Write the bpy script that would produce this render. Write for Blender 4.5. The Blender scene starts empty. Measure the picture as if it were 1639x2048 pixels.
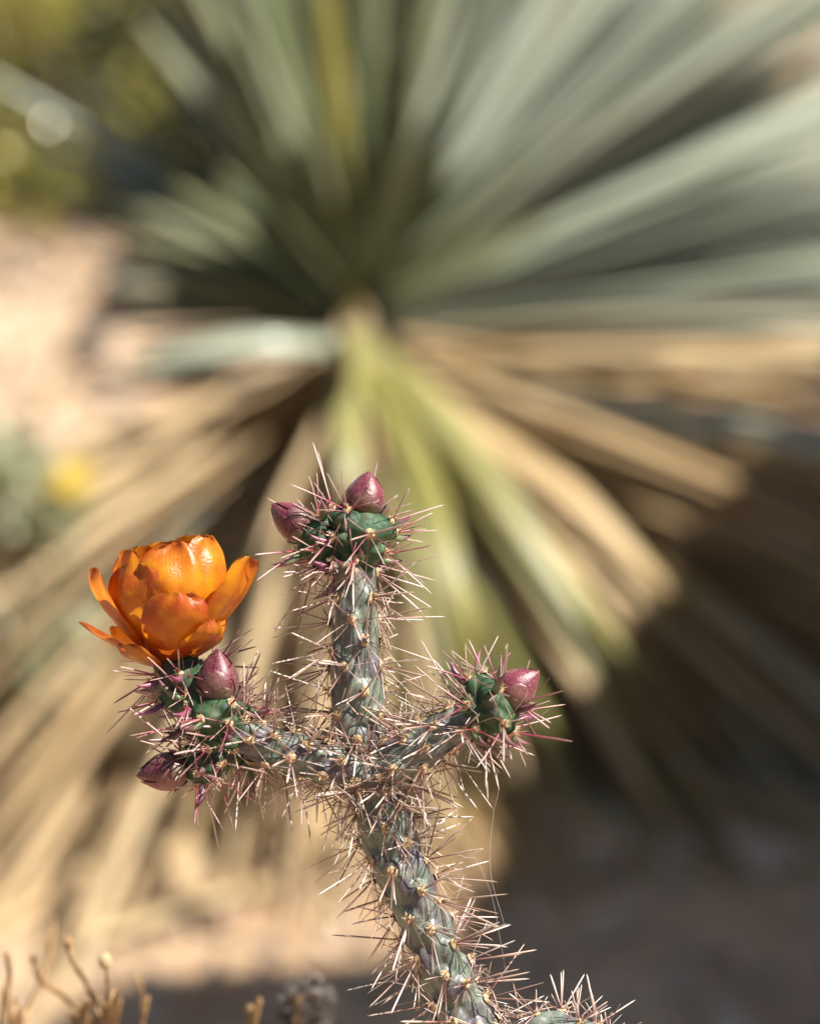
import bpy, math, random
import numpy as np
from mathutils import Vector, noise

random.seed(11)
rng = np.random.default_rng(11)
R = math.radians
scene = bpy.context.scene
COL = scene.collection

# ------------------------------------------------------------------ camera
CAM = np.array([0.0, 0.0, 1.30])
PITCH = R(20.0)
XR = np.array([1.0, 0.0, 0.0])
UP = np.array([0.0, math.sin(PITCH), math.cos(PITCH)])
FW = np.array([0.0, math.cos(PITCH), -math.sin(PITCH)])
FOCUS = 1.20
PXS = 0.34 / 1.2 / 2048.0            # tangent per photo pixel
K = PXS * FOCUS                      # metres per photo pixel at the cactus
cd = bpy.data.cameras.new('camera')
cam = bpy.data.objects.new('camera', cd); COL.objects.link(cam)
cam.location = CAM
cam.rotation_euler = (math.pi / 2 - PITCH, 0, 0)
cd.sensor_fit = 'VERTICAL'; cd.sensor_height = 36.0; cd.sensor_width = 28.8
cd.lens = 36.0 / (2048 * PXS)
cd.clip_start = 0.05; cd.clip_end = 500
cd.dof.use_dof = True
cd.dof.focus_distance = FOCUS
cd.dof.aperture_fstop = cd.lens / 21.0
cd.dof.aperture_blades = 0
scene.camera = cam

# ------------------------------------------------------------------ light
SC = np.array([0.58, 0.74, -0.34])   # sun: right, up, forward (camera frame)
SUN = XR * SC[0] + UP * SC[1] + FW * SC[2]
SUN /= np.linalg.norm(SUN)
elev = math.asin(SUN[2]); az = math.atan2(SUN[0], SUN[1])
world = bpy.data.worlds.new('World'); scene.world = world; world.use_nodes = True
wn = world.node_tree.nodes; wl = world.node_tree.links
sky = wn.new('ShaderNodeTexSky'); sky.sky_type = 'NISHITA'; sky.sun_disc = False
sky.sun_elevation = elev; sky.sun_rotation = az
wl.new(sky.outputs[0], wn['Background'].inputs[0]); wn['Background'].inputs[1].default_value = 0.05
sl = bpy.data.lights.new('sun', 'SUN'); sl.energy = 5.0; sl.angle = R(0.53); sl.color = (1.0, 0.95, 0.87)
so = bpy.data.objects.new('sun', sl); COL.objects.link(so)
so.rotation_euler = Vector(SUN).to_track_quat('Z', 'Y').to_euler()
so.location = (2, 0, 4)
scene.view_settings.view_transform = 'Standard'; scene.view_settings.look = 'None'
scene.view_settings.exposure = 1.18; scene.view_settings.gamma = 1.0
scene.render.engine = 'CYCLES'
scene.cycles.use_denoising = True
scene.cycles.max_bounces = 8
scene.cycles.transmission_bounces = 6
scene.cycles.sample_clamp_indirect = 6

# ------------------------------------------------------------------ helpers
def unit(v):
    v = np.asarray(v, float)
    return v / (np.linalg.norm(v) + 1e-12)

def W(px, py, D):
    """photo pixel + distance along the view axis -> world point"""
    return CAM + FW * D + XR * ((px - 819.5) * PXS * D) + UP * ((1024 - py) * PXS * D)

def C(px, py, dz=0.0):
    return W(px, py, FOCUS + dz * K)

def on_ground(px, py, z=0.0):
    d = FW + XR * ((px - 819.5) * PXS) + UP * ((1024 - py) * PXS)
    t = (z - CAM[2]) / d[2]
    return CAM + d * t

def empty(name, loc, label=None, cat=None, group=None, parent=None):
    o = bpy.data.objects.new(name, None); COL.objects.link(o)
    o.location = loc; o.empty_display_size = 0.02
    tag(o, label, cat, group)
    return o

def tag(o, label=None, cat=None, group=None, kind=None):
    if label: o['label'] = label
    if cat: o['category'] = cat
    if group: o['group'] = group
    if kind: o['kind'] = kind

ORIGIN = {}
def mesh_obj(name, V, F, mat, parent=None, cols=None, smooth=True, org=None):
    """V world coordinates; parent chain shares one origin"""
    V = np.asarray(V, float)
    if parent is not None:
        org = ORIGIN[parent.name]
    elif org is None:
        org = np.zeros(3)
    me = bpy.data.meshes.new(name)
    me.from_pydata((V - org).tolist(), [], F)
    if cols is not None:
        a = me.color_attributes.new('Col', 'FLOAT_COLOR', 'POINT')
        c = np.ones((len(V), 4), np.float32); c[:, :3] = np.asarray(cols)[:, :3]
        if np.asarray(cols).shape[1] > 3: c[:, 3] = np.asarray(cols)[:, 3]
        a.data.foreach_set('color', c.ravel())
    if smooth:
        me.polygons.foreach_set('use_smooth', [True] * len(me.polygons))
    me.materials.append(mat)
    me.update()
    o = bpy.data.objects.new(name, me); COL.objects.link(o)
    if parent is not None:
        o.parent = parent
    else:
        o.location = org
    ORIGIN[o.name] = np.asarray(org, float)
    return o

def root(name, loc, label, cat, group=None):
    o = empty(name, loc, label, cat, group)
    ORIGIN[o.name] = np.asarray(loc, float)
    return o

def grid_faces(nu, nv, closed_v=False, off=0):
    F = []
    mv = nv if closed_v else nv - 1
    for i in range(nu - 1):
        for j in range(mv):
            a = off + i * nv + j; b = off + i * nv + (j + 1) % nv
            F.append((a, b, b + nv, a + nv))
    return F

def catmull(P, n):
    P = np.asarray(P, float)
    P = np.vstack([2 * P[0] - P[1], P, 2 * P[-1] - P[-2]])
    m = len(P) - 3
    out = []
    for q in np.linspace(0, m, n):
        i = min(int(q), m - 1); t = q - i
        a, b, c, d = P[i:i + 4]
        out.append(0.5 * (2 * b + (c - a) * t + (2 * a - 5 * b + 4 * c - d) * t * t + (3 * b - a - 3 * c + d) * t ** 3))
    return np.array(out)

def frames(P, ref):
    T = np.gradient(P, axis=0); T /= np.linalg.norm(T, axis=1)[:, None]
    N = []; n = unit(ref - T[0] * np.dot(ref, T[0]))
    for t in T:
        n = unit(n - t * np.dot(n, t)); N.append(n)
    N = np.array(N); B = np.cross(T, N)
    return T, N, B

def tube(P, rad, sides=6, ref=None, cap=True):
    P = np.asarray(P, float); rad = np.asarray(rad, float)
    if ref is None:
        d = unit(P[-1] - P[0]); ref = np.array([0.3, 0.9, 0.1]) if abs(d[2]) > .7 else np.array([0, 0.1, 1.0])
    T, N, B = frames(P, ref)
    a = np.linspace(0, 2 * math.pi, sides, endpoint=False)
    V = P[:, None, :] + rad[:, None, None] * (np.cos(a)[None, :, None] * N[:, None, :] + np.sin(a)[None, :, None] * B[:, None, :])
    V = V.reshape(-1, 3); F = grid_faces(len(P), sides, True)
    if cap:
        F.append(tuple(range(sides))[::-1]); o = (len(P) - 1) * sides
        F.append(tuple(range(o, o + sides)))
    return V, F

class MB:
    def __init__(s): s.V = []; s.F = []; s.C = []; s.n = 0
    def add(s, V, F, col=None):
        V = np.asarray(V, float)
        s.V.append(V); s.F += [tuple(i + s.n for i in f) for f in F]; s.n += len(V)
        if col is not None:
            col = np.asarray(col, float)
            s.C.append(np.tile(col, (len(V), 1)) if col.ndim == 1 else col)
    def build(s, name, mat, parent=None, org=None, smooth=True):
        return mesh_obj(name, np.vstack(s.V), s.F, mat, parent, np.vstack(s.C) if s.C else None, smooth, org)

# ------------------------------------------------------------------ materials
def mat(name, build):
    m = bpy.data.materials.new(name); m.use_nodes = True
    nt = m.node_tree; b = nt.nodes['Principled BSDF']
    build(nt, b)
    return m

def ramp(nt, fac, stops, interp='LINEAR'):
    r = nt.nodes.new('ShaderNodeValToRGB'); r.color_ramp.interpolation = interp
    e = r.color_ramp.elements
    while len(e) < len(stops): e.new(0.5)
    for k, (p, c) in enumerate(stops):
        e[k].position = p; e[k].color = (*c, 1)
    nt.links.new(fac, r.inputs[0])
    return r.outputs[0]

def noise_node(nt, scale, detail=4, coord='Object', stretch=None, rough=.55):
    tc = nt.nodes.new('ShaderNodeTexCoord')
    out = tc.outputs[coord]
    if stretch:
        mp = nt.nodes.new('ShaderNodeMapping'); mp.inputs['Scale'].default_value = stretch
        nt.links.new(out, mp.inputs[0]); out = mp.outputs[0]
    n = nt.nodes.new('ShaderNodeTexNoise'); n.inputs['Scale'].default_value = scale
    n.inputs['Detail'].default_value = detail; n.inputs['Roughness'].default_value = rough
    nt.links.new(out, n.inputs['Vector'])
    return n.outputs['Fac']

def mix(nt, fac, a, b, mode='MIX'):
    n = nt.nodes.new('ShaderNodeMix'); n.data_type = 'RGBA'; n.blend_type = mode
    for s, v in ((0, fac), (6, a), (7, b)):
        if isinstance(v, (int, float)): n.inputs[s].default_value = v
        elif isinstance(v, tuple): n.inputs[s].default_value = (*v, 1)
        else: nt.links.new(v, n.inputs[s])
    return n.outputs[2]

def bump(nt, b, h, strength, dist):
    n = nt.nodes.new('ShaderNodeBump'); n.inputs['Strength'].default_value = strength; n.inputs['Distance'].default_value = dist
    nt.links.new(h, n.inputs['Height']); nt.links.new(n.outputs[0], b.inputs['Normal'])

def attr(nt, name='Col'):
    a = nt.nodes.new('ShaderNodeAttribute'); a.attribute_name = name
    return a

def m_stem(nt, b):
    f = noise_node(nt, 260, 4)
    base = ramp(nt, f, [(.30, (.085, .105, .078)), (.55, (.140, .165, .128)), (.75, (.235, .250, .205))])
    g = noise_node(nt, 120, 3)
    pur = ramp(nt, g, [(.45, (0, 0, 0)), (.62, (.8, .8, .8))])
    c = mix(nt, pur, base, (.085, .055, .080))
    s = noise_node(nt, 900, 2)
    c = mix(nt, ramp(nt, s, [(.62, (0, 0, 0)), (.72, (.5, .5, .5))]), c, (.42, .40, .34))
    nt.links.new(c, b.inputs['Base Color'])
    b.inputs['Roughness'].default_value = .42
    b.inputs['Specular IOR Level'].default_value = .5
    bump(nt, b, noise_node(nt, 700, 5), .25, .0006)

def m_young(nt, b):
    f = noise_node(nt, 220, 4)
    base = ramp(nt, f, [(.3, (.014, .036, .018)), (.5, (.030, .070, .030)), (.68, (.095, .140, .060))])
    g = noise_node(nt, 110, 2)
    c = mix(nt, ramp(nt, g, [(.55, (0, 0, 0)), (.70, (.7, .7, .7))]), base, (.075, .030, .055))
    nt.links.new(c, b.inputs['Base Color'])
    b.inputs['Roughness'].default_value = .58
    b.inputs['Specular IOR Level'].default_value = .3
    bump(nt, b, noise_node(nt, 500, 5), .4, .0008)

def m_spine(nt, b):
    a = attr(nt)
    c = mix(nt, ramp(nt, noise_node(nt, 900, 2), [(.35, (0, 0, 0)), (.7, (.35, .35, .35))]), a.outputs['Color'], (.30, .17, .12))
    nt.links.new(c, b.inputs['Base Color'])
    b.inputs['Roughness'].default_value = .36
    b.inputs['Specular IOR Level'].default_value = .6

def m_areole(nt, b):
    f = noise_node(nt, 1800, 3)
    nt.links.new(ramp(nt, f, [(.3, (.42, .26, .12)), (.6, (.70, .52, .31)), (.8, (.82, .70, .50))]), b.inputs['Base Color'])
    b.inputs['Roughness'].default_value = .9
    bump(nt, b, noise_node(nt, 2600, 4), .9, .001)

def m_awl(nt, b):
    a = attr(nt)
    nt.links.new(a.outputs['Color'], b.inputs['Base Color']); b.inputs['Roughness'].default_value = .4

def m_bud(nt, b):
    a = attr(nt)
    f = noise_node(nt, 1500, 3)
    c = mix(nt, ramp(nt, f, [(.48, (0, 0, 0)), (.62, (.55, .55, .55))]), a.outputs['Color'], (.24, .11, .08))
    nt.links.new(c, b.inputs['Base Color'])
    b.inputs['Roughness'].default_value = .42
    b.inputs['Sheen Weight'].default_value = .1
    bump(nt, b, f, .35, .0004)

def m_petal(nt, b):
    a = attr(nt)
    f = noise_node(nt, 90, 5)
    c = mix(nt, ramp(nt, f, [(.40, (0, 0, 0)), (.68, (.7, .7, .7))]), a.outputs['Color'], (.88, .44, .024))
    c = mix(nt, ramp(nt, noise_node(nt, 75, 4), [(.50, (0, 0, 0)), (.70, (.65, .65, .65))]), c, (.46, .055, .016))
    # fine veins running up each petal
    dist = nt.nodes.new('ShaderNodeMath'); dist.operation = 'MULTIPLY_ADD'
    nt.links.new(noise_node(nt, 120, 3), dist.inputs[0]); dist.inputs[1].default_value = .09; nt.links.new(a.outputs['Alpha'], dist.inputs[2])
    m1 = nt.nodes.new('ShaderNodeMath'); m1.operation = 'MULTIPLY'; nt.links.new(dist.outputs[0], m1.inputs[0]); m1.inputs[1].default_value = 130
    m2 = nt.nodes.new('ShaderNodeMath'); m2.operation = 'SINE'; nt.links.new(m1.outputs[0], m2.inputs[0])
    c = mix(nt, ramp(nt, m2.outputs[0], [(.55, (0, 0, 0)), (1.0, (.10, .10, .10))]), c, (.40, .06, .012))
    nt.links.new(c, b.inputs['Base Color'])
    b.inputs['Roughness'].default_value = .30
    b.inputs['Specular IOR Level'].default_value = .55
    h = nt.nodes.new('ShaderNodeMath'); h.operation = 'MULTIPLY_ADD'; nt.links.new(m2.outputs[0], h.inputs[0]); h.inputs[1].default_value = .07
    nt.links.new(noise_node(nt, 1100, 4), h.inputs[2])
    bump(nt, b, h.outputs[0], .35, .0005)
    tr = nt.nodes.new('ShaderNodeBsdfTranslucent')
    nt.links.new(mix(nt, 1.0, c, (1.0, .95, .55), 'MULTIPLY'), tr.inputs['Color'])
    mx = nt.nodes.new('ShaderNodeMixShader'); mx.inputs[0].default_value = .52
    nt.links.new(b.outputs[0], mx.inputs[1]); nt.links.new(tr.outputs[0], mx.inputs[2])
    nt.links.new(mx.outputs[0], nt.nodes['Material Output'].inputs[0])

def leaf_mat(stops, rough=.45, trans=.12, sp=.5):
    def f(nt, b):
        a = attr(nt)
        sp_ = nt.nodes.new('ShaderNodeSeparateColor'); nt.links.new(a.outputs['Color'], sp_.inputs[0])
        c = ramp(nt, sp_.outputs[1], stops)
        n = noise_node(nt, 14, 5, rough=.7)
        c2 = mix(nt, ramp(nt, n, [(.40, (0, 0, 0)), (.72, (.6, .6, .6))]), c, stops[-1][1])
        n2 = noise_node(nt, 5, 5, rough=.7)
        c2 = mix(nt, ramp(nt, n2, [(.55, (0, 0, 0)), (.70, (.25, .25, .25))]), c2, (.25, .18, .08))
        c2 = mix(nt, sp_.outputs[0], c2, (.36, .29, .11))
        nt.links.new(c2, b.inputs['Base Color'])
        b.inputs['Roughness'].default_value = rough
        b.inputs['Specular IOR Level'].default_value = sp
        tr = nt.nodes.new('ShaderNodeBsdfTranslucent'); nt.links.new(c2, tr.inputs['Color'])
        mx = nt.nodes.new('ShaderNodeMixShader'); mx.inputs[0].default_value = trans
        nt.links.new(b.outputs[0], mx.inputs[1]); nt.links.new(tr.outputs[0], mx.inputs[2])
        nt.links.new(mx.outputs[0], nt.nodes['Material Output'].inputs[0])
    return f

def m_ground(nt, b):
    f = noise_node(nt, 3.2, 8, rough=.6)
    g = noise_node(nt, 60, 6, rough=.65)
    c = ramp(nt, f, [(.30, (.33, .215, .13)), (.5, (.46, .325, .205)), (.68, (.58, .44, .30))])
    c = mix(nt, ramp(nt, g, [(.35, (.55, .55, .55)), (.6, (0, 0, 0))]), c, (.26, .17, .105))
    nt.links.new(c, b.inputs['Base Color']); b.inputs['Roughness'].default_value = .95
    b.inputs['Specular IOR Level'].default_value = .15
    bump(nt, b, g, .6, .01)

def m_rock(nt, b):
    f = noise_node(nt, 6, 8, rough=.65)
    c = ramp(nt, f, [(.3, (.20, .155, .12)), (.5, (.33, .27, .215)), (.7, (.45, .38, .31))])
    nt.links.new(c, b.inputs['Base Color']); b.inputs['Roughness'].default_value = .9
    bump(nt, b, noise_node(nt, 40, 8), .7, .02)

def plain(stops, scale=40, rough=.7, bm=.3):
    def f(nt, b):
        n = noise_node(nt, scale, 4)
        nt.links.new(ramp(nt, n, stops), b.inputs['Base Color']); b.inputs['Roughness'].default_value = rough
        if bm: bump(nt, b, n, bm, .003)
    return f

def small_leaf(stops, trans=.3, rough=.4):
    def f(nt, b):
        a = attr(nt)
        c = ramp(nt, a.outputs['Fac'], stops)
        nt.links.new(c, b.inputs['Base Color']); b.inputs['Roughness'].default_value = rough
        tr = nt.nodes.new('ShaderNodeBsdfTranslucent'); nt.links.new(c, tr.inputs['Color'])
        mx = nt.nodes.new('ShaderNodeMixShader'); mx.inputs[0].default_value = trans
        nt.links.new(b.outputs[0], mx.inputs[1]); nt.links.new(tr.outputs[0], mx.inputs[2])
        nt.links.new(mx.outputs[0], nt.nodes['Material Output'].inputs[0])
    return f

M = {k: mat(k, v) for k, v in dict(
    stem=m_stem, young=m_young, spine=m_spine, areole=m_areole, awl=m_awl, bud=m_bud, petal=m_petal,
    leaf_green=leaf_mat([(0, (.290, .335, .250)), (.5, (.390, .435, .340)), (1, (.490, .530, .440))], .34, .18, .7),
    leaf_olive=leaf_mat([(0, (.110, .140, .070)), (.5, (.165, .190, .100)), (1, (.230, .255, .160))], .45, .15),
    leaf_yellow=leaf_mat([(0, (.200, .190, .030)), (.5, (.240, .225, .055)), (1, (.280, .270, .110))], .42, .2),
    leaf_dead=leaf_mat([(0, (.300, .190, .085)), (.5, (.440, .295, .140)), (1, (.560, .420, .235))], .6, .12),
    ground=m_ground, rock=m_rock,
    bark=plain([(.3, (.10, .07, .05)), (.7, (.22, .17, .12))]),
    twig=plain([(.3, (.09, .05, .022)), (.5, (.20, .11, .04)), (.72, (.36, .22, .09))], 160, .5),
    greyhead=plain([(.35, (.05, .04, .035)), (.52, (.14, .11, .09)), (.70, (.30, .28, .28))], 160, .95, .8),
    creosote=small_leaf([(0, (.10, .11, .025)), (.5, (.24, .23, .05)), (1, (.60, .54, .12))], .3, .22),
    darkshrub=small_leaf([(0, (.045, .055, .028)), (.5, (.085, .095, .045)), (1, (.15, .15, .075))]),
    brittle=small_leaf([(0, (.34, .35, .20)), (.5, (.46, .47, .30)), (1, (.60, .60, .44))]),
    yellowflower=plain([(.3, (.28, .18, .01)), (.7, (.38, .26, .015))], 80, .6),
    silk=plain([(.3, (.6, .58, .55)), (.7, (.75, .73, .7))], 50, .3, 0),
    pebble=plain([(.3, (.28, .20, .14)), (.7, (.50, .40, .30))], 20, .9),
).items()}

# ------------------------------------------------------------------ ground
def gz(x, y):
    return 0.030 * noise.noise(Vector((x * .8, y * .8, 3.1))) + 0.010 * noise.noise(Vector((x * 4, y * 4, 7.7)))
fx = np.concatenate([-np.geomspace(150, 2.2, 16), np.linspace(-2, 2, 121), np.geomspace(2.2, 150, 16)])
fy = np.concatenate([-np.geomspace(150, 2.2, 12), np.linspace(-2, 7.5, 200), 7.5 + np.geomspace(.2, 150, 18)])
V = np.array([(x, y, gz(x, y)) for x in fx for y in fy])
ground = mesh_obj('ground', V, [f[::-1] for f in grid_faces(len(fx), len(fy))], M['ground'])
tag(ground, 'pale tan desert sand under the plants', None, None, 'structure')

def rock_mesh(c, s, seed, n=3, amp=.22):
    import bmesh
    bm = bmesh.new(); bmesh.ops.create_icosphere(bm, subdivisions=n, radius=1)
    V = np.array([v.co[:] for v in bm.verts]); F = [tuple(v.index for v in f.verts) for f in bm.faces]; bm.free()
    out = []
    for v in V:
        q = Vector(v * 1.3 + seed * 7.13)
        d = 1 + amp * noise.noise(q) + amp * .5 * noise.noise(q * 2.3) + amp * .2 * noise.noise(q * 6)
        v2 = v * d
        for ax in range(3):                       # flatten some faces
            v2[ax] = max(-.86, min(.86, v2[ax]))
        out.append(v2)
    return np.array(out) * np.asarray(s) + np.asarray(c), F

# ------------------------------------------------------------------ cactus
base = np.array([0.13, 1.10, gz(.13, 1.10)])
cactus = root('cholla_cactus', base, 'spiny grey-green cholla cactus with one orange flower and five maroon buds', 'cactus')

def spine_geo(mb, p, d, L, r, c0, c1, tipc, bend):
    ts = np.array([0, .10, .34, .70, .92, 1.0]); rr = np.array([.75, .72, .85, 1.0, .72, .08]) * r
    side = unit(np.cross(d, rng.normal(size=3)))
    P = p + d * (ts * L)[:, None] + side * (bend * L * ts ** 2)[:, None]
    V, F = tube(P, rr, 4, cap=True)
    cc = np.array([c0, c0 * .6 + c1 * .4, c1, tipc * .7 + c1 * .3, tipc, tipc])
    mb.add(V, F, np.repeat(cc, 4, axis=0))

def cluster(parent, p, n, a, young, size=1.0, dens=1.0):
    """one areole with its spines, glochids and (on new growth) its awl leaf"""
    t = np.cross(n, a)
    pad = MB()
    r = (10.0 if not young else 9.0) * K * size
    import bmesh
    us = np.linspace(0.05, 1.35, 5); A = np.linspace(0, 2 * math.pi, 9)[:-1]
    V = [p + n * r * .75]
    for u in us[1:]:
        for q in A:
            w = 1 + .18 * rng.normal()
            V.append(p + n * r * .75 * math.cos(u) * w + (a * 1.25 * math.cos(q) + t * math.sin(q)) * r * math.sin(u) * w)
    F = [(0, 1 + j, 1 + (j + 1) % 8) for j in range(8)]
    for i in range(len(us) - 2):
        for j in range(8):
            F.append((1 + i * 8 + j, 1 + (i + 1) * 8 + j, 1 + (i + 1) * 8 + (j + 1) % 8, 1 + i * 8 + (j + 1) % 8))
    mesh_obj('areole', V, F, M['areole'], parent)
    mb = MB()
    if young:
        nr, nc = rng.integers(2, 5), rng.integers(2, 4)
    else:
        nr, nc = rng.integers(4, 8), rng.integers(2, 5)
    nr = int(nr * dens)
    p0 = p + n * r * .35
    for i in range(nr + nc):
        cen = i >= nr
        g = rng.uniform(0, 2 * math.pi)
        if not young and rng.random() < .35: g = math.pi + rng.normal() * .7      # deflexed
        be = R(rng.uniform(8, 46)) if cen else R(rng.uniform(48, 82))
        d = unit(n * math.cos(be) + math.sin(be) * (a * math.cos(g) + t * math.sin(g)))
        L = (rng.uniform(80, 140) if cen else rng.uniform(40, 92)) * K * size
        if young: L *= rng.uniform(.8, 1.12)
        rad = (rng.uniform(1.3, 2.3) if cen else rng.uniform(.75, 1.3)) * K
        if young:
            c0 = np.array([.40, .006, .06]); c1 = np.array([.30, .02, .075]) * rng.uniform(.6, 1.3); tip = np.array([.58, .42, .38])
            if rng.random() < .4: c1 = np.array([.50, .32, .30])
            elif rng.random() < .3: tip = np.array([.20, .10, .09])
        else:
            k = rng.random()
            if k < .36:
                c0 = np.array([.26, .09, .06]); c1 = np.array([.52, .37, .34]); tip = np.array([.80, .72, .66])
            elif k < .76:
                c0 = np.array([.16, .04, .035]); c1 = np.array([.24, .105, .095]); tip = np.array([.62, .50, .40])
            else:
                c0 = np.array([.12, .05, .04]); c1 = np.array([.18, .10, .09]); tip = np.array([.30, .20, .14])
        q = p0 + (a * math.cos(g) + t * math.sin(g)) * r * (.15 if cen else .6)
        spine_geo(mb, q, d, L, rad, c0, c1, tip, rng.normal() * .045)
    for i in range(14):                                                         # glochids
        g = rng.uniform(-1.5, 1.5); be = R(rng.uniform(0, 60))
        d = unit(n * math.cos(be) + math.sin(be) * (a * math.cos(g) + t * math.sin(g)))
        spine_geo(mb, p0 + a * r * .3, d, rng.uniform(9, 17) * K, .55 * K, np.array([.5, .33, .14]), np.array([.66, .48, .25]), np.array([.75, .6, .4]), 0)
    mb.build('spine_cluster', M['spine'], parent)
    if young and rng.random() < .8:
        L = rng.uniform(48, 82) * K
        d0 = unit(n * .75 - a * .25 + t * rng.normal() * .25)
        ts = np.linspace(0, 1, 8)
        P = p - a * r * .9 - n * 2 * K + d0 * (ts * L)[:, None] + a * (.45 * L * ts ** 2)[:, None]
        V, F = tube(P, 7.0 * K * np.array([.75, 1, 1.1, 1.05, .9, .65, .36, .04]), 7)
        cg = np.array([.10, .17, .07]); cp = np.array([.22, .05, .10]) * rng.uniform(.6, 1.2)
        if rng.random() < .35: cg = np.array([.14, .07, .09])
        cc = np.repeat(np.array([cg * (1 - x) + cp * x for x in np.clip(ts * 1.3 - .2, 0, 1)]), 7, axis=0)
        mesh_obj('awl_leaf', V, F, M['awl'], parent, cc)

def joint(path, radii, cols, pitch, amp, young=False, dome=0.0, base_s=0.3, spines=True, twist=0.25,
          size=1.0, label=None, sharp=1.0, keep=None, name='stem_joint', dens=1.0, skip_top=0, rnd=.06):
    """a tuberculate cholla joint; path px (x,y,dz), radii px"""
    Pp = np.array([C(*q) if len(q) == 3 else C(*q, 0) for q in path])
    n0 = 200
    P = catmull(Pp, n0)
    seg = np.r_[0, np.cumsum(np.linalg.norm(np.diff(P, axis=0), axis=1))] / K
    Ltot = seg[-1]
    nr = max(24, int(Ltot / 3.2))
    s = np.linspace(0, Ltot, nr)
    if dome: s = np.r_[s[s < Ltot - dome], Ltot - dome + dome * np.sin(np.linspace(0, math.pi / 2, 16))]
    P = np.array([np.interp(s, seg, P[:, i]) for i in range(3)]).T
    rr = np.interp(s / Ltot, np.linspace(0, 1, len(radii)), radii)
    if dome:
        x = np.clip((s - (Ltot - dome)) / dome, 0, 1)
        rr = rr * np.sqrt(np.clip(1 - x ** 2.2, 0.0004, 1))
    Tn, N, B = frames(catmull(P, len(P)), -FW)
    na = 64
    phi = np.linspace(0, 2 * math.pi, na, endpoint=False)
    tub = []
    nk = int(Ltot / pitch) + 2
    ph0 = rng.uniform(0, 6.28)
    for c in range(cols):
        for k in range(-1, nk + 1):
            sc = (k + base_s + .5 * (c % 2) + rng.normal() * rnd) * pitch
            tub.append((sc, (2 * math.pi * c / cols + ph0 + twist * sc / 100 + rng.normal() * rnd) % (2 * math.pi), rng.uniform(.8, 1.2)))
    tub = np.array(tub)
    ds = (s[:, None, None] - tub[None, None, :, 0]) / pitch
    dp = phi[None, :, None] - tub[None, None, :, 1]
    dp = (dp + math.pi) % (2 * math.pi) - math.pi
    dp = dp * cols / (2 * math.pi)
    up_ = np.clip(1 - (np.clip(ds, 0, None) / (.36 if young else .30)) ** 2, 0, 1)
    dn_ = np.clip(1 - np.abs(np.clip(ds, None, 0) / .92) ** 1.5, 0, 1)
    wid = np.where(ds > 0, .72, .80 - .15 * np.abs(ds))
    la = np.clip(1 - np.abs(dp / wid) ** 2, 0, 1) ** .8
    hb = (up_ * dn_ * la * tub[None, None, :, 2]).max(axis=2) ** sharp
    rad = rr[:, None] * (1 - amp / max(radii) * .45) + amp * hb * np.clip(rr / max(radii), .1, 1)[:, None]
    V = P[:, None, :] + K * rad[:, :, None] * (np.cos(phi)[None, :, None] * N[:, None, :] + np.sin(phi)[None, :, None] * B[:, None, :])
    F = grid_faces(len(s), na, True)
    F.append(tuple(range((len(s) - 1) * na, len(s) * na))); F.append(tuple(range(na))[::-1])
    o = mesh_obj(name, V.reshape(-1, 3), F, M['young' if young else 'stem'], cactus)
    if label: o['label'] = label
    if spines:
        for (sc, ph, h) in tub:
            if sc < 4 or sc > Ltot - skip_top: continue
            i = int(np.argmin(np.abs(s - sc))); j = int(round(ph / (2 * math.pi) * na)) % na
            nrm = unit(np.cos(phi[j]) * N[i] + np.sin(phi[j]) * B[i])
            if dome and s[i] > Ltot - dome * .8: 
                x = (s[i] - (Ltot - dome)) / dome; nrm = unit(nrm + Tn[i] * x * 1.2)
            p = V[i, j] - nrm * 1.0 * K
            if keep is not None and not keep(p): continue
            cluster(o, p, nrm, unit(Tn[i] - nrm * np.dot(Tn[i], nrm)), young, size, dens)
    return o

# -- older grey joints
joint([(1000, 2190, 20), (944, 2065, 8), (898, 1965, 0), (854, 1862, 2), (814, 1765, 8), (780, 1680, 16), (756, 1600, 20), (745, 1530, 16)],
      [50, 49, 47, 46, 47, 50, 53, 50], 8, 88, 16, base_s=.15, size=1.05)
joint([(722, 1560, 12), (716, 1490, 6), (714, 1400, 0), (710, 1300, 0), (709, 1200, 0), (706, 1105, 0)],
      [46, 51, 49, 45, 40, 36], 8, 95, 15, base_s=.4, dome=25)
joint([(770, 1560, -6), (715, 1540, -20), (640, 1522, -26), (550, 1496, -18), (470, 1470, -8), (428, 1455, 0)],
      [40, 41, 40, 37, 34, 31], 8, 72, 13, base_s=.3, dome=22)
joint([(738, 1580, 4), (790, 1530, -22), (850, 1488, -28), (910, 1453, -26), (962, 1424, -20)],
      [42, 44, 41, 38, 33], 8, 74, 13, base_s=.1, dome=18)
joint([(985, 2140, 30), (1030, 2092, 0), (1085, 2066, -10), (1150, 2076, -12), (1215, 2110, 0)],
      [34, 38, 40, 38, 34], 8, 62, 9, base_s=.2, dome=20, size=.82)
# woody lower stem down to the ground
lower = [C(1002, 2195, 20), C(1045, 2290, 18), np.array([.085, 1.09, .60]), np.array([.11, 1.10, .40]), np.array([.128, 1.10, .2]), base + np.array([0, 0, -.03])]
P = catmull(lower, 60)
V, F = tube(P, np.linspace(.0092, .017, 60) * (1 + .08 * np.sin(np.arange(60) * 1.7)), 18)
mesh_obj('trunk', V, F, M['bark'], cactus)

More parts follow.
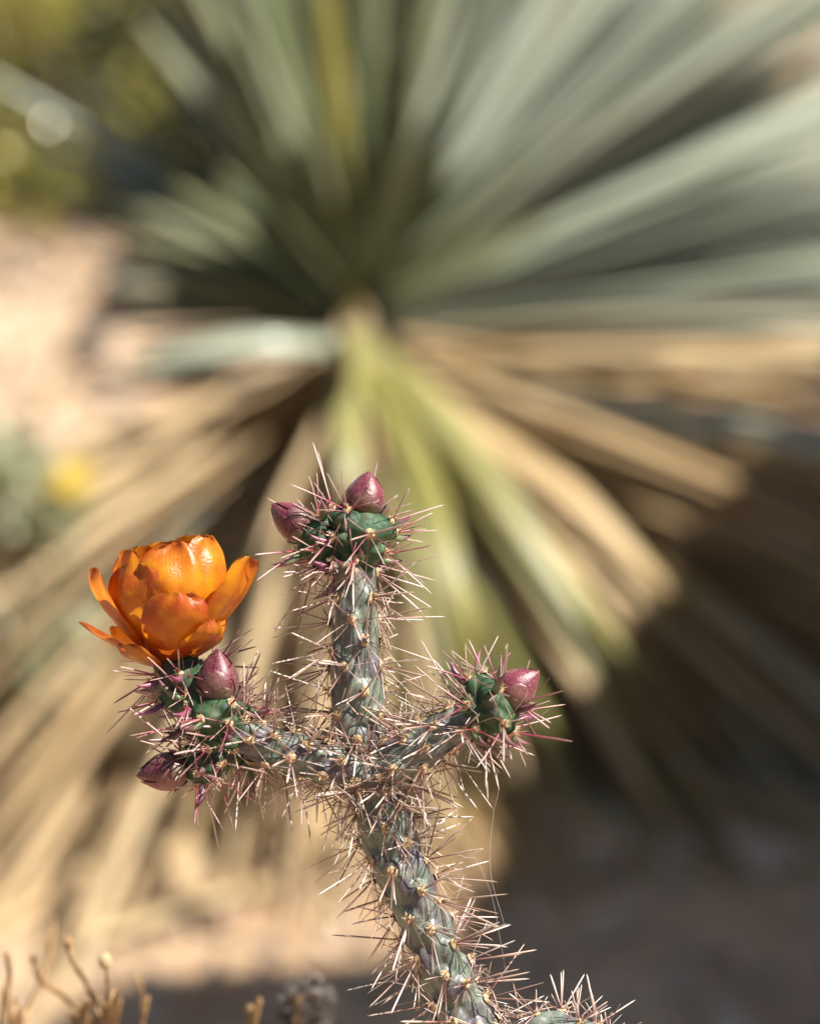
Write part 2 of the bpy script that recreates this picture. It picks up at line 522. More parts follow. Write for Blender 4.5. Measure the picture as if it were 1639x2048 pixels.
# -- young green growth
joint([(704, 1135, 0), (712, 1095, -6), (720, 1055, -12), (726, 1014, -14)], [36, 54, 62, 52], 7, 50, 24, True, dome=40, base_s=.15, rnd=.1, size=1.06)
joint([(700, 1125, 2), (668, 1098, 2), (636, 1076, 4), (604, 1056, 6)], [30, 42, 48, 36], 6, 46, 20, True, dome=30, base_s=.2, rnd=.1)
joint([(462, 1486, -4), (440, 1450, -16), (432, 1415, -24), (436, 1378, -28)], [38, 52, 56, 44], 6, 48, 23, True, dome=36, base_s=.2, rnd=.1)
joint([(436, 1462, 6), (402, 1420, 8), (370, 1372, 8), (346, 1322, 8)], [32, 46, 50, 40], 6, 50, 21, True, dome=10, base_s=.2, rnd=.1)
joint([(474, 1488, 0), (440, 1504, 2), (404, 1522, 0), (362, 1538, -4)], [30, 42, 44, 34], 6, 48, 20, True, dome=28, base_s=.25, rnd=.1)
joint([(944, 1448, -20), (968, 1424, -28), (992, 1402, -36), (1018, 1380, -42)], [34, 54, 58, 44], 7, 48, 23, True, dome=34, base_s=.2, rnd=.1, size=1.04)

# -- buds
def bud(base_px, tip_px, rad, tint, spin=0.0):
    b0 = C(*base_px); b1 = C(*tip_px); ax = unit(b1 - b0); L = np.linalg.norm(b1 - b0)
    e1 = unit(-FW - ax * np.dot(-FW, ax)); e2 = np.cross(ax, e1)
    us = np.linspace(0, 1, 26)
    def prof(u): return np.interp(u, [0, .08, .22, .38, .55, .70, .84, .94, 1], [.55, .76, .95, 1.0, .90, .70, .42, .20, .02])
    rr = prof(us)
    ph = np.linspace(0, 2 * math.pi, 28, endpoint=False)
    rad_ = rad * K * rr[:, None] * (1 + .03 * np.cos(5 * ph)[None, :] * us[:, None])
    V = b0 + ax * (us * L)[:, None, None] + rad_[:, :, None] * (np.cos(ph)[None, :, None] * e1 + np.sin(ph)[None, :, None] * e2)
    col = np.array([.11, .014, .028]) * tint
    cc = np.tile(col, (26 * 28, 1))
    core = mesh_obj('bud', V.reshape(-1, 3), grid_faces(26, 28, True), M['bud'], cactus, cc)
    # overlapping scales
    spec = []
    for k in range(4): spec.append((k * 1.5708 + .25, .30, 0.0, .58, 8.0, np.array([.105, .085, .042])))
    for k in range(4): spec.append((k * 1.5708 - .12, .60 + .08 * (k % 2) + .03 * rng.normal(), .02, .74, 6.5 - 2.5 * (k % 2), np.array([.120, .046, .042])))
    for k in range(4): spec.append((k * 1.5708 + .55, .97 - .05 * (k % 2), .2, .80, 2.6 + 1.4 * (k % 2), np.array([.100, .008, .024])))
    for (az_, top, bot, hw, off, c) in spec:
        az_ += spin; c = c * rng.uniform(.8, 1.25)
        nu, nv = 12, 9
        VV = []; CCc = []
        for i in range(nu):
            x = i / (nu - 1); u = bot + (top - bot) * x
            sh = math.sqrt(max(0, 1 - x ** 3.4)) * (.65 + .35 * min(1, x * 2.5)) + .02
            for j in range(nv):
                v = -1 + 2 * j / (nv - 1)
                a_ = az_ + v * hw * sh
                o_ = (off * (1 - .25 * abs(v) ** 3) * (1 - .1 * x) + .6 + noise.noise(Vector((v * 2, x * 3, az_))) * 1.2) * K
                if top < .4: o_ += 2.5 * K * x * x
                rd = rad * K * prof(u) + o_
                VV.append(b0 + ax * u * L + rd * (math.cos(a_) * e1 + math.sin(a_) * e2))
                edge = max(abs(v) ** 3, x ** 6)
                CCc.append(c * tint * (1 - .8 * edge) + edge * np.array([.075, .004, .02]))
        mesh_obj('bud_scale', VV, grid_faces(nu, nv), M['bud'], core, CCc)
    return core

bud((726, 1030, -14), (737, 942, -16), 37, 1.05, .15)
bud((618, 1068, 5), (543, 1008, 8), 34, 1.1, .7)
bud((438, 1404, -34), (434, 1296, -36), 38, .95, 0)
bud((372, 1538, -16), (272, 1552, -20), 35, 1.3, -.3)
bud((1002, 1398, -40), (1078, 1343, -46), 36, 1.2, .4)

# -- the flower
FB = C(340, 1326, 8); FA = unit(UP + XR * -.01 + FW * .04)
FT = unit(-FW - FA * np.dot(-FW, FA)); FR_ = unit(XR - FA * np.dot(XR, FA))
cup_v, cup_f = tube(np.array([FB - FA * 22 * K + FA * q * K for q in (0, 12, 24, 34)]), np.array([30, 34, 33, 26]) * K, 20)
flower = mesh_obj('flower', cup_v, cup_f, M['young'], cactus)
flower['label'] = 'orange cup shaped cactus flower with crimson tinted petal rims'

def petal(psi, prof, wid, rc=1.0, curl=0.0, tone=0.0, skew=0.0, wave=1.0, dark=1.0, shape=None):
    psi = R(psi); nu, nv = 22, 17
    er = math.cos(psi) * FT + math.sin(psi) * FR_; et = -math.sin(psi) * FT + math.cos(psi) * FR_
    prof = np.array(prof, float)
    q = catmull(prof, nu); d = np.r_[0, np.cumsum(np.linalg.norm(np.diff(q, axis=0), axis=1))]; d /= d[-1]
    us = 1 - (1 - np.linspace(0, 1, nu)) ** 1.25
    q = np.array([np.interp(us, d, q[:, 0]), np.interp(us, d, q[:, 1])]).T
    if shape is None: shape = ([0, .2, .45, .68, .84, .93, .98, 1.0], [.24, .48, .84, 1.0, .96, .80, .58, .34])
    sd = rng.uniform(0, 100)
    VV = []; CC_ = []
    for i in range(nu):
        u = us[i]; w = wid * np.interp(u, *shape)
        r_, h_ = q[i]; Rc = max(46, abs(r_) * rc)
        for j in range(nv):
            v = -1 + 2 * j / (nv - 1)
            th = v * w / Rc
            lat = Rc * math.sin(th); rad_ = r_ - Rc * (1 - math.cos(th))
            ed = abs(v) ** 3 * (u ** 1.5)
            nz = noise.noise(Vector((u * 3, v * 1.9, sd))) * 11 * wave * u + noise.noise(Vector((u * 6, v * 4, sd + 9))) * 3.0 * wave * max(ed, u ** 4)
            rad_ += nz + curl * (u ** 6 * 14 + ed * 9)
            nz += math.sin(v * 15 + sd + u * 2) * .9 * wave * (.3 + u)
            hh = h_ + skew * v * w * .3 * u + noise.noise(Vector((v * 2.5, sd, 2))) * 5 * u ** 3 - (0 if abs(v) > .12 else 0)
            VV.append(FB + K * (FA * hh + er * rad_ + et * lat))
            rim = min(1, max(abs(v) ** 6 * (.3 + .7 * u), u ** 9))
            mid = math.exp(-(v / .16) ** 2) * (1 - u) ** .6
            base_c = np.array([.82, .33, .016]) * (1 - .32 * tone) + np.array([.58, .10, .016]) * .32 * tone
            red = np.array([.42, .022, .020])
            k = min(.9, rim * .6 + mid * .35 + max(0, .45 - u) * 1.0 + tone * .6 * max(0, noise.noise(Vector((u * 2.2, v * 1.5, sd + 40))) + .25))
            q_ = (base_c * (1 - k) + red * k) * dark
            if abs(v) > .9 or u > .975: q_ = q_ * .35 + np.array([.16, .045, .010])  # thin dark outline: edge shading painted into the petal colour
            CC_.append(np.r_[q_, .5 + .5 * v])
    mesh_obj('petal', VV, grid_faces(nu, nv), M['petal'], flower, CC_)

# inner cup
petal(178, [(18, 0), (66, 70), (96, 145), (96, 205), (70, 246)], 88)
petal(140, [(18, 0), (66, 70), (98, 145), (102, 210), (84, 258)], 80)
petal(112, [(18, 0), (70, 66), (104, 138), (106, 205), (86, 256)], 76, tone=.3)
petal(84, [(18, 0), (72, 64), (106, 136), (110, 198), (92, 246)], 74, tone=.5)
petal(-140, [(18, 0), (66, 66), (98, 135), (98, 190), (74, 236)], 82)
petal(-105, [(18, 0), (70, 64), (110, 130), (116, 180), (100, 214)], 72, tone=.2)
petal(-56, [(20, 0), (74, 62), (108, 124), (108, 176), (84, 226)], 56, tone=.2, curl=.7, wave=1.6)
# front outer ring
petal(14, [(20, 0), (74, 62), (112, 130), (116, 188), (88, 238)], 84, rc=.95, wave=1.6, skew=.22)
petal(54, [(22, 0), (80, 58), (114, 126), (118, 188), (100, 250)], 60, tone=.7, wave=1.5)
petal(-36, [(22, 0), (80, 58), (120, 116), (126, 160), (108, 196)], 80, tone=1.1, rc=.95, dark=.92, wave=1.5)
petal(-76, [(22, 0), (84, 54), (132, 112), (152, 158), (146, 192)], 70, tone=.9, curl=.4)
petal(66, [(24, 4), (86, 56), (124, 104), (158, 158), (172, 208)], 66, tone=.5, curl=.7, skew=-.5, rc=.9)
petal(10, [(24, 0), (84, 40), (126, 80), (140, 112), (134, 138)], 74, tone=1.5, rc=.8, dark=.85, wave=1.5, shape=([0, .2, .45, .7, .86, .95, 1.0], [.40, .68, .94, 1.0, .90, .68, .40]))
petal(44, [(24, 4), (84, 34), (122, 58), (126, 86)], 46, tone=1.7, rc=.7, dark=.8, wave=1.5, shape=([0, .3, .6, .85, 1.0], [.5, .8, 1.0, .8, .4]))
petal(-72, [(24, 0), (96, 26), (146, 54), (182, 82)], 44, tone=1.3, rc=.6, dark=.8)
petal(-44, [(26, -10), (74, 2), (108, 18), (122, 38)], 50, tone=1.8, rc=.6, dark=.8)
petal(80, [(26, 0), (76, 22), (108, 50), (114, 86)], 46, tone=1.4, rc=.6, dark=.9)
petal(-120, [(26, 0), (80, 20), (118, 45), (130, 76)], 50, tone=1.0, rc=.7)

# ------------------------------------------------------------------ spider silk hanging from the spines
def silk(pts, name='spider_thread'):
    P = catmull([C(*q) for q in pts], 40)
    return tube(P, np.full(40, .35 * K), 3)
mb = MB()
for pts in ([(950, 1716, -20), (968, 1752, -18), (985, 1800, -12), (1000, 1880, 0), (1012, 1950, 12)],
            [(905, 1700, -15), (926, 1713, -18), (950, 1716, -20)],
            [(992, 1540, -22), (996, 1582, -20), (986, 1630, -10), (980, 1740, 0), (1008, 1850, 6)],
            [(950, 1500, -22), (975, 1508, -24), (1005, 1515, -22), (1040, 1500, -30)]):
    mb.add(*silk(pts))
mb.build('spider_thread', M['silk'], org=C(980, 1700))
tag(bpy.data.objects['spider_thread'], 'thin pale spider silk strands hanging from the cactus spines', 'spider silk')

# ------------------------------------------------------------------ yucca
HD = W(715, 672, 3.24)
yb = np.array([HD[0], HD[1], gz(HD[0], HD[1])])
yucca = root('yucca_plant', yb, 'large yucca rosette of long pale green leaves over a skirt of dead ones', 'yucca')
P = catmull([yb + [0, 0, -.03], yb + [.0, .0, .12], HD + [0, .02, -.12], HD + [0, .03, -.055]], 12)
V, F = tube(P, np.linspace(.07, .03, 12), 14)
mesh_obj('trunk', V, F, M['bark'], yucca)
DOWN = np.array([0, 0, -1.0])

def yleaf(d, L, wd, droop, kind, start=None, roll=0.0, twist=0.0, face=0.0):
    nu = 13
    p = (HD + d * .035 + np.array([0, 0, .035 * d[2]])) if start is None else start
    ts = np.linspace(0, 1, nu); step = L / (nu - 1)
    P = [p]; dd = unit(d)
    for t in ts[1:]:
        dd = unit(dd + DOWN * droop / (nu - 1) * (.4 + 1.2 * t))
        q = P[-1] + dd * step
        g = gz(q[0], q[1]) + .006
        if q[2] < g:
            q[2] = g; dd = unit(np.array([dd[0], dd[1], max(dd[2], 0)]) + 1e-6)
        P.append(q)
    P = np.array(P)
    T = np.gradient(P, axis=0); T /= np.linalg.norm(T, axis=1)[:, None]
    upv = unit(np.array([0, 0, 1.0]) + .25 * unit(np.array([-d[0], -d[1], 0.01])))
    upv = unit(upv + face * unit(np.array([.55, -.75, .35])))
    w = wd * np.interp(ts, [0, .08, .3, .6, .85, .97, 1], [1.15, .8, .92, 1.0, .68, .2, .02]) / 2
    VV = []; CC_ = []; rv = rng.random(); e = 0.0 if kind == 'leaf_dead' else 1.0
    for i in range(nu):
        s_ = unit(np.cross(T[i], upv)); n_ = np.cross(s_, T[i])
        ro = roll + twist * ts[i]
        s2 = s_ * math.cos(ro) + n_ * math.sin(ro); n2 = np.cross(s2, T[i])
        cup = w[i] * .32; th = min(.003, w[i] * .5)
        VV += [P[i] - s2 * w[i] + n2 * cup, P[i], P[i] + s2 * w[i] + n2 * cup, P[i] - n2 * th]
        tipf = max(0, ts[i] - .86) / .14 * .8 * e
        CC_ += [[.16 * e, rv, 0], [tipf, rv, 0], [.16 * e, rv, 0], [tipf, rv, 0]]
    return np.array(VV), grid_faces(nu, 4, True), np.array(CC_)

def ydir(theta, alpha):
    th, al = R(theta), R(alpha)
    return unit(math.cos(al) * (math.cos(th) * XR + math.sin(th) * UP) - math.sin(al) * FW)

SECT = [  # theta range, n, length, alpha range (toward the camera +), droop, kind
    (2, 42, 92, (.46, .76), (-54, 2), .14, 'leaf_green'),
    (36, 84, 88, (.46, .74), (-56, 4), .10, 'leaf_green'),
    (76, 116, 50, (.42, .64), (-50, 4), .05, 'leaf_green'),
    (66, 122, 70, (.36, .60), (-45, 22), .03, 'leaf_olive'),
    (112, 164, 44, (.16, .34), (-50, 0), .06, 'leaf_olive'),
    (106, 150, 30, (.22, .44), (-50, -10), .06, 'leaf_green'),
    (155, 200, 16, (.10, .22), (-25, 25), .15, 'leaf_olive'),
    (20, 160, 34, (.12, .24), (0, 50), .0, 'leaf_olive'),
    (172, 205, 14, (.12, .24), (-10, 30), .2, 'leaf_dead'),
    (198, 246, 110, (.46, .80), (0, 44), .18, 'leaf_dead'),
    (215, 256, 8, (.22, .40), (10, 40), .20, 'leaf_green'),
    (240, 286, 70, (.42, .66), (0, 40), .26, 'leaf_dead'),
    (282, 332, 80, (.44, .70), (-14, 30), .26, 'leaf_dead'),
    (270, 332, 18, (.34, .52), (8, 40), .24, 'leaf_yellow'),
    (296, 356, 50, (.46, .7), (-25, 24), .22, 'leaf_green'),
    (326, 368, 80, (.48, .74), (-28, 24), .2, 'leaf_dead'),
]
jobs = []
for (t0, t1, n, Lr, ar, dr, kind) in SECT:
    n = int(n * 1.35)
    for i in range(n):
        th = t0 + (t1 - t0) * (i + rng.uniform(0, 1)) / n
        d = ydir(th, rng.uniform(*ar))
        st = None
        if kind == 'leaf_dead' or th > 190:
            st = HD + d * .04 + np.array([0, 0, -rng.uniform(.0, .10)])
        wd = rng.uniform(.013, .021) * (1 if kind != 'leaf_dead' else rng.uniform(.5, .95))
        g = yleaf(d, rng.uniform(*Lr), wd, dr * rng.uniform(.5, 1.5), kind, st,
                  roll=rng.normal() * .45, twist=rng.normal() * .6, face=(.7 if kind == 'leaf_green' and th < 110 else .5))
        big = wd * np.linalg.norm(g[0][-1] - g[0][0]) * (1.3 if th > 170 else 1)
        jobs.append((big, kind, g))
jobs.sort(key=lambda q: -q[0])
cnt = {'leaf': 0, 'dead_leaf': 0}; rest = {'leaf': {}, 'dead_leaf': {}}
for (_, kind, g) in jobs:
    nm = 'dead_leaf' if kind == 'leaf_dead' else 'leaf'
    cnt[nm] += 1
    if cnt[nm] <= 290:
        mesh_obj(nm, g[0], g[1], M[kind], yucca, g[2])
    else:
        rest[nm].setdefault(kind, []).append(g)
for nm, d in rest.items():                    # the smaller leaves past three hundred
    if not d: continue
    mb = MB(); mats = []
    for k, kind in enumerate(d):
        for g in d[kind]:
            mb.add(*g); mats += [k] * len(g[1])
    o = mb.build('small_' + ('leaves' if nm == 'leaf' else 'dead_leaves'), M[list(d)[0]], yucca)
    for kind in list(d)[1:]: o.data.materials.append(M[kind])
    o.data.polygons.foreach_set('material_index', mats)
    o['kind'] = 'stuff'
# the leaves one can follow singly
def hand(pts, wd, kind, twist=0.):
    rvh = rng.random(); P = catmull([W(*q) for q in pts], 13); nu = 13; ts = np.linspace(0, 1, nu)
    T = np.gradient(P, axis=0); T /= np.linalg.norm(T, axis=1)[:, None]
    w = wd * np.interp(ts, [0, .1, .3, .6, .85, .97, 1], [1.0, .85, .95, 1.0, .72, .3, .04]) / 2
    VV = []; CC_ = []
    for i in range(nu):
        upv = unit(-FW * .6 + np.array([.35, 0, .8]))
        s_ = unit(np.cross(T[i], upv)); n_ = np.cross(s_, T[i]); cup = w[i] * .3
        VV += [P[i] - s_ * w[i] + n_ * cup, P[i] - s_ * w[i] * .5 + n_ * cup * .25, P[i], P[i] + s_ * w[i] * .5 + n_ * cup * .25, P[i] + s_ * w[i] + n_ * cup, P[i] - n_ * min(.0035, w[i] * .5)]
        CC_ += [[.4, rvh, 0], [0, rvh, 0], [0, rvh, 0], [0, rvh, 0], [.4, rvh, 0], [0, rvh, 0]]
    mesh_obj('leaf', VV, grid_faces(nu, 6, True), M[kind], yucca, CC_)
hand([(705, 690, 3.20), (735, 760, 3.02), (810, 880, 2.90), (870, 1030, 2.82), (915, 1200, 2.78), (950, 1400, 2.78)], .025, 'leaf_yellow')
hand([(700, 680, 3.19), (692, 740, 3.02), (695, 850, 2.92), (700, 960, 2.88), (712, 1050, 2.88)], .026, 'leaf_yellow')
hand([(730, 690, 3.2), (720, 660, 3.05), (722, 690, 2.98), (715, 760, 2.92)], .026, 'leaf_yellow')
hand([(740, 690, 3.2), (850, 790, 3.02), (960, 930, 2.92), (1060, 1080, 2.88), (1170, 1250, 2.86)], .025, 'leaf_yellow')
hand([(740, 690, 3.2), (880, 800, 3.05), (1010, 900, 2.95), (1130, 980, 2.90), (1240, 1090, 2.88), (1340, 1190, 2.9)], .024, 'leaf_dead')
hand([(700, 650, 3.24), (690, 450, 3.18), (675, 250, 3.12), (655, 60, 3.08), (640, -80, 3.06)], .026, 'leaf_yellow')
hand([(690, 690, 3.2), (600, 690, 3.1), (480, 690, 3.08), (330, 720, 3.08), (250, 745, 3.1)], .024, 'leaf_green')

# fallen leaves lying on the sand in front
def fallen(p0, p1, wd, label):
    a, b = on_ground(*p0), on_ground(*p1)
    nu = 10; ts = np.linspace(0, 1, nu); P = np.array([a + (b - a) * t for t in ts]); P += np.outer(np.sin(ts * 3.1), [.01, .02, 0])
    P[:, 2] = [gz(q[0], q[1]) + .006 + .01 * t for q, t in zip(P, ts)]
    T = unit(b - a); s_ = unit(np.cross(T, [0, 0, 1])); w = wd / 2 * np.interp(ts, [0, .1, .6, 1], [.9, 1, .8, .05])
    VV = []
    for i in range(nu): VV += [P[i] - s_ * w[i] + [0, 0, .006], P[i] + [0, 0, .002], P[i] + s_ * w[i] + [0, 0, .006], P[i] - [0, 0, .003]]
    o = mesh_obj('fallen_leaf', VV, grid_faces(nu, 4, True), M['leaf_dead'], None, np.full((len(VV), 3), (0, .9, 0)), org=P[0])
    tag(o, label, 'leaf')
fallen((200, 1880), (560, 1790), .034, 'broad bleached dead yucca leaf lying flat on the sand')
fallen((20, 1690), (330, 1640), .022, 'narrow dry leaf lying on sand beneath the skirt tips')

# ------------------------------------------------------------------ shrubs
def shrub(name, label, c, rad, h, nleaf, size, mk, nb=9, cat='shrub', flowers=(), lumps=9, zlo=.12, lr_=(.28, .5)):
    c = np.array([c[0], c[1], gz(c[0], c[1])])
    rt = root(name, c, label, cat)
    L = [(c + np.array([rng.normal() * rad * .5, rng.normal() * rad * .5, h * rng.uniform(zlo, .9)]), rad * rng.uniform(*lr_)) for _ in range(lumps)]
    for k, (lc, lr) in enumerate(L[:nb]):
        P = catmull([c + [0, 0, -.02], c * .6 + lc * .4 + rng.normal(size=3) * .02 - [0, 0, .05], lc], 8)
        V, F = tube(P, np.linspace(.009, .003, 8), 6)
        mesh_obj('stem', V, F, M['bark'], rt)
    mb = MB()
    for i in range(nleaf):
        lc, lr = L[i % lumps]
        v = unit(rng.normal(size=3)) * lr * rng.uniform(.2, 1) ** .5 * np.array([1, 1, .85])
        p = lc + v; p[2] = max(p[2], c[2] + .02)
        d = unit(unit(v) + rng.normal(size=3) * .7); s_ = unit(np.cross(d, rng.normal(size=3))); z = size * rng.uniform(.6, 1.3)
        n_ = np.cross(d, s_)
        mb.add([p, p + d * z * .5 + s_ * z * .28 + n_ * z * .06, p + d * z, p + d * z * .5 - s_ * z * .28 + n_ * z * .06], [(0, 1, 2), (0, 2, 3)], np.full(3, rng.random()))
    cr = mb.build('crown', M[mk], rt, smooth=False)
    for q in flowers:
        f = MB(); q = np.asarray(q, float)
        n_ = unit(np.array([rng.normal() * .2, -.5, .8])); e1 = unit(np.cross(n_, [1, 0, 0])); e2 = np.cross(n_, e1)
        for a_ in np.linspace(0, 2 * math.pi, 11)[:-1]:
            d = math.cos(a_) * e1 + math.sin(a_) * e2; s_ = np.cross(n_, d)
            f.add([q, q + d * .012 + s_ * .005, q + d * .019 + n_ * .002, q + d * .012 - s_ * .005], [(0, 1, 2, 3)])
        f.build('flower_head', M['yellowflower'], rt)
        V, F = tube([q - n_ * .001, q - n_ * .06 - [0, 0, .04], c * .3 + q * .7 - [0, 0, .08]], [.0018] * 3, 5)
        mesh_obj('stalk', V, F, M['brittle'], rt, np.full((len(V), 3), .5))
    return rt
shrub('creosote_bush', 'yellow-green creosote bush on the sand behind the yucca', (-.46, 4.90), .42, .46, 8500, .024, 'creosote', lumps=48, nb=24, lr_=(.14, .30))
shrub('dark_shrub', 'dull dark green shrub directly behind the yucca rosette', (-.06, 5.0), .28, .50, 9000, .026, 'darkshrub', lumps=18)
shrub('brittlebush', 'pale grey-green brittlebush with yellow flower heads beside the dead leaf skirt', (-.375, 2.80), .10, .40, 3000, .026, 'brittle', lumps=12, zlo=.42,
      flowers=[W(150, 950, 2.84), W(132, 985, 2.86)])

# unseen mesquite trees, added to block sky light and deepen the shadows
def tree(c, h, rad, label, nleaf=5200):
    c = np.array([c[0], c[1], gz(c[0], c[1]) - .03])
    rt = root('sky_block_tree', c, label, 'tree', 'unseen mesquite trees added to cut sky light')
    P = catmull([c, c + [.1, .05, h * .25], c + [-.05, .1, h * .5]], 12)
    mb = MB(); mb.add(*tube(P, np.linspace(.13, .08, 12), 10))
    L = []
    for k in range(22):
        q = c + np.array([rng.normal() * rad * .5, rng.normal() * rad * .5, h * rng.uniform(.3, .95)])
        L.append((q, rad * rng.uniform(.3, .5)))
        mb.add(*tube(catmull([P[-1], P[-1] * .5 + q * .5 + rng.normal(size=3) * .1, q], 8), np.linspace(.05, .012, 8), 6))
    mb.build('trunk', M['bark'], rt)
    mb = MB()
    for i in range(nleaf):
        lc, lr = L[i % 22]; v = unit(rng.normal(size=3)) * lr * rng.uniform(.1, 1) ** .5
        p = lc + v; d = unit(v + rng.normal(size=3) * lr); s_ = unit(np.cross(d, rng.normal(size=3))); z = .11 * rng.uniform(.6, 1.3)
        mb.add([p, p + d * z * .5 + s_ * z * .3, p + d * z, p + d * z * .5 - s_ * z * .3], [(0, 1, 2), (0, 2, 3)], np.full(3, rng.random()))
    mb.build('crown', M['darkshrub'], rt, smooth=False)
tree((-1.6, 8.6), 3.6, 1.7, 'large unseen mesquite tree added to cut sky light, beyond the creosote bush')
tree((1.6, 8.4), 3.4, 1.7, 'large unseen mesquite tree added to cut sky light, beyond the yucca and the boulder')
tree((-3.6, 3.6), 3.4, 1.5, 'large unseen mesquite tree added to cut sky light, beside the brittlebush')
tree((-1.7, -2.4), 3.8, 1.6, 'broad unseen mesquite tree added to cut sky light, on the cactus side away from the yucca')
tree((1.9, -3.0), 3.2, 1.4, 'smaller unseen mesquite tree added to cut sky light, on the boulder side away from the yucca')

# ------------------------------------------------------------------ rocks
ys = np.linspace(1.72, 3.95, 80); na = 48
top = np.interp(ys, [1.72, 1.82, 2.0, 2.2, 2.36, 2.43, 2.6, 2.75, 2.92, 3.2, 3.6, 3.85, 3.95], [.05, .9, 1.85, 2.05, 2.0, 1.57, 1.55, 1.54, 1.49, 1.20, .95, .5, .05])
wdt = np.interp(ys, [1.72, 1.85, 2.1, 3.5, 3.85, 3.95], [.05, .28, .40, .42, .28, .05])
BV = []
for y, t_, w_ in zip(ys, top, wdt):
    for q in np.linspace(0, 2 * math.pi, na, endpoint=False):
        c_, s_ = math.cos(q), math.sin(q)
        k = (abs(c_) ** 4 + abs(s_) ** 4) ** -.25
        x = 1.40 + w_ * k * c_; z = (t_ + .2) / 2 * k * s_ + (t_ - .2) / 2
        v = Vector((x * 2, y * 2, z * 2)); n_ = .05 * noise.noise(v) + .025 * noise.noise(v * 3) + .01 * noise.noise(v * 9)
        BV.append((x + n_ * c_ * 1.4, y + n_, z + n_ * .5 * s_))
BF = grid_faces(len(ys), na, True) + [tuple(range(na))[::-1], tuple(range((len(ys) - 1) * na, len(ys) * na))]
tag(mesh_obj('boulder', BV, BF, M['rock'], org=np.array([1.4, 2.8, 0.0])), 'tall tan granite boulder shading the yucca skirt', 'boulder')
for k, (px, py, s_, lab) in enumerate([(250, 540, .035, 'grey rounded stone on bright sand behind the yucca'), (185, 640, .026, 'small grey stone half buried in bright sand')]):
    g = on_ground(px, py + 60); V, F = rock_mesh(g + [0, 0, s_ * .4], (s_, s_, s_ * .8), 3.0 + k, 3)
    tag(mesh_obj('stone', V, F, M['greyhead'], org=g), lab, 'stone')

mb = MB()
tet = np.array([(1, 1, 1), (-1, -1, 1), (-1, 1, -1), (1, -1, -1)], float)
cube = [(0, 1, 2), (0, 3, 1), (0, 2, 3), (1, 3, 2)]
for i in range(8000):
    x, y = rng.uniform(-1.3, 1.1), rng.uniform(2.1, 6.5)
    z = rng.uniform(.003, .010) if rng.random() < .93 else rng.uniform(.01, .022)
    Q = np.linalg.qr(rng.normal(size=(3, 3)))[0]
    mb.add(tet @ Q * z + [x, y, gz(x, y) + z * .3], cube)
gr = mb.build('gravel', M['pebble'], smooth=False); tag(gr, 'loose gravel scattered over the sand', None, None, 'stuff')

mb = MB()
for i in range(900):
    x, y = rng.uniform(-1.1, .9), rng.uniform(2.3, 5.4)
    if noise.noise(Vector((x * 3, y * 2, 5.5))) < .05: continue
    p = np.array([x, y, gz(x, y) + .006]); d = unit([rng.normal(), rng.normal(), rng.normal() * .12]); n_ = np.array([0, 0, 1.]); s_ = unit(np.cross(d, n_)); z = rng.uniform(.015, .06); w_ = rng.uniform(.0015, .006)
    mb.add([p - s_ * w_, p + d * z - s_ * w_ * .3, p + d * z + s_ * w_ * .3, p + s_ * w_, p + d * z * .5 + [0, 0, w_]], [(0, 1, 4), (1, 2, 4), (2, 3, 4), (3, 0, 4)])
lt = mb.build('plant_litter', M['bark'], smooth=False); tag(lt, 'dark broken twigs and leaf litter on the sand', None, None, 'stuff')

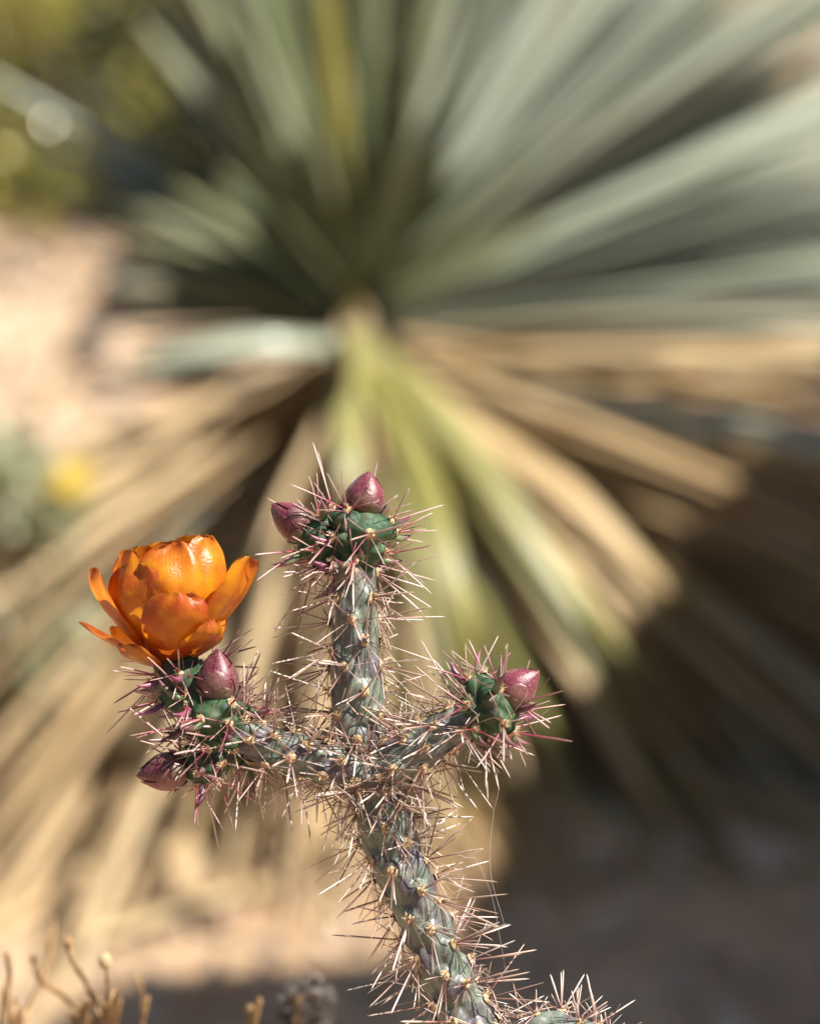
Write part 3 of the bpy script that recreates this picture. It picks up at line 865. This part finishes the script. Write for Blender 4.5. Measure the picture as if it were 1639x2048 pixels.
# ------------------------------------------------------------------ dry twigs in the lower left
TD = 1.39
def stalks(name, label, foot, specs, cat='plant'):
    foot = np.array([foot[0], foot[1], gz(*foot)])
    rt = root(name, foot, label, cat)
    for (pts, r0, r1, tip) in specs:
        Q = [W(*q) for q in pts]
        last = Q[-1]
        low = [last * .62 + foot * .38 + np.array([rng.normal() * .008, rng.normal() * .008, 0]), foot + np.array([rng.normal() * .008, rng.normal() * .008, -.02])]
        P = catmull(Q + low, 46)
        rr = np.interp(np.arange(46), [0, 2, 20, 45], [r1 * .55, r1 * .7, r0 * .62, r0 * .9]) * PXS * TD
        V, F = tube(P, rr * (1 + .12 * np.sin(np.arange(46) * 2.1) + .08 * rng.normal(size=46)), 9)
        st = mesh_obj('stem', V, F, M['twig'], rt)
        if tip:
            V, F = rock_mesh(Q[0], np.array([tip[0], tip[0], tip[1]]) * PXS * TD, rng.uniform(0, 9), 2, .25)
            mesh_obj('seed_head', V, F, M[tip[2]], st)
    return rt
t = TD
stalks('dry_stalk_plant', 'dry tan leafless stalks with knobby tips standing left of the cactus', (-.24, 1.24), [
    ([(14, 1905, t), (20, 1950, t), (10, 2010, t), (2, 2080, t)], 10, 8, None),
    ([(66, 1920, t), (78, 1958, t), (130, 1995, t + .01), (190, 2050, t + .02), (215, 2090, t + .02)], 9, 8, (9, 10, 'twig')),
    ([(108, 1835, t + .10), (100, 1900, t + .08), (80, 1970, t + .05), (40, 2050, t + .03), (20, 2100, t)], 11, 8, None),
    ([(136, 1888, t - .02), (150, 1930, t - .02), (176, 1975, t), (200, 2040, t), (205, 2090, t)], 9, 7, (12, 17, 'twig')),
    ([(180, 1975, t), (205, 2010, t), (220, 2050, t), (225, 2090, t)], 5, 5, None),
    ([(210, 1922, t - .06), (214, 1960, t - .06), (214, 2010, t - .05), (210, 2090, t - .03)], 6, 4, (14, 18, 'areole')),
    ([(274, 1950, t), (284, 1985, t), (284, 2040, t), (276, 2090, t)], 7, 5, None),
    ([(146, 2030, t), (152, 2055, t), (165, 2095, t)], 8, 8, (9, 9, 'twig')),
    ([(500, 2018, t), (500, 2050, t), (495, 2095, t)], 9, 9, (10, 9, 'twig')),
])
stalks('dry_flower_stalk', 'single stalk with fuzzy grey dried flower head left of the cactus stem', (-.05, 1.28), [
    ([(612, 1995, 1.42), (606, 2030, 1.42), (590, 2090, 1.42)], 14, 14, None)])
fl = bpy.data.objects['dry_flower_stalk']
V, F = rock_mesh(W(612, 2014, 1.42), np.array([40, 36, 56]) * PXS * 1.42, 4.4, 4, .45)
hd = mesh_obj('flower_head', V, F, M['greyhead'], fl)
mb = MB()
for i in range(260):
    d = unit(rng.normal(size=3)); p = W(612, 2014, 1.42) + d * np.array([36, 34, 50]) * PXS * 1.42
    mb.add(*tube([p, p + d * .0035, p + unit(d + rng.normal(size=3) * .3) * .006], [.0004, .0003, .0001], 3))
mb.build('bristle', M['greyhead'], fl)
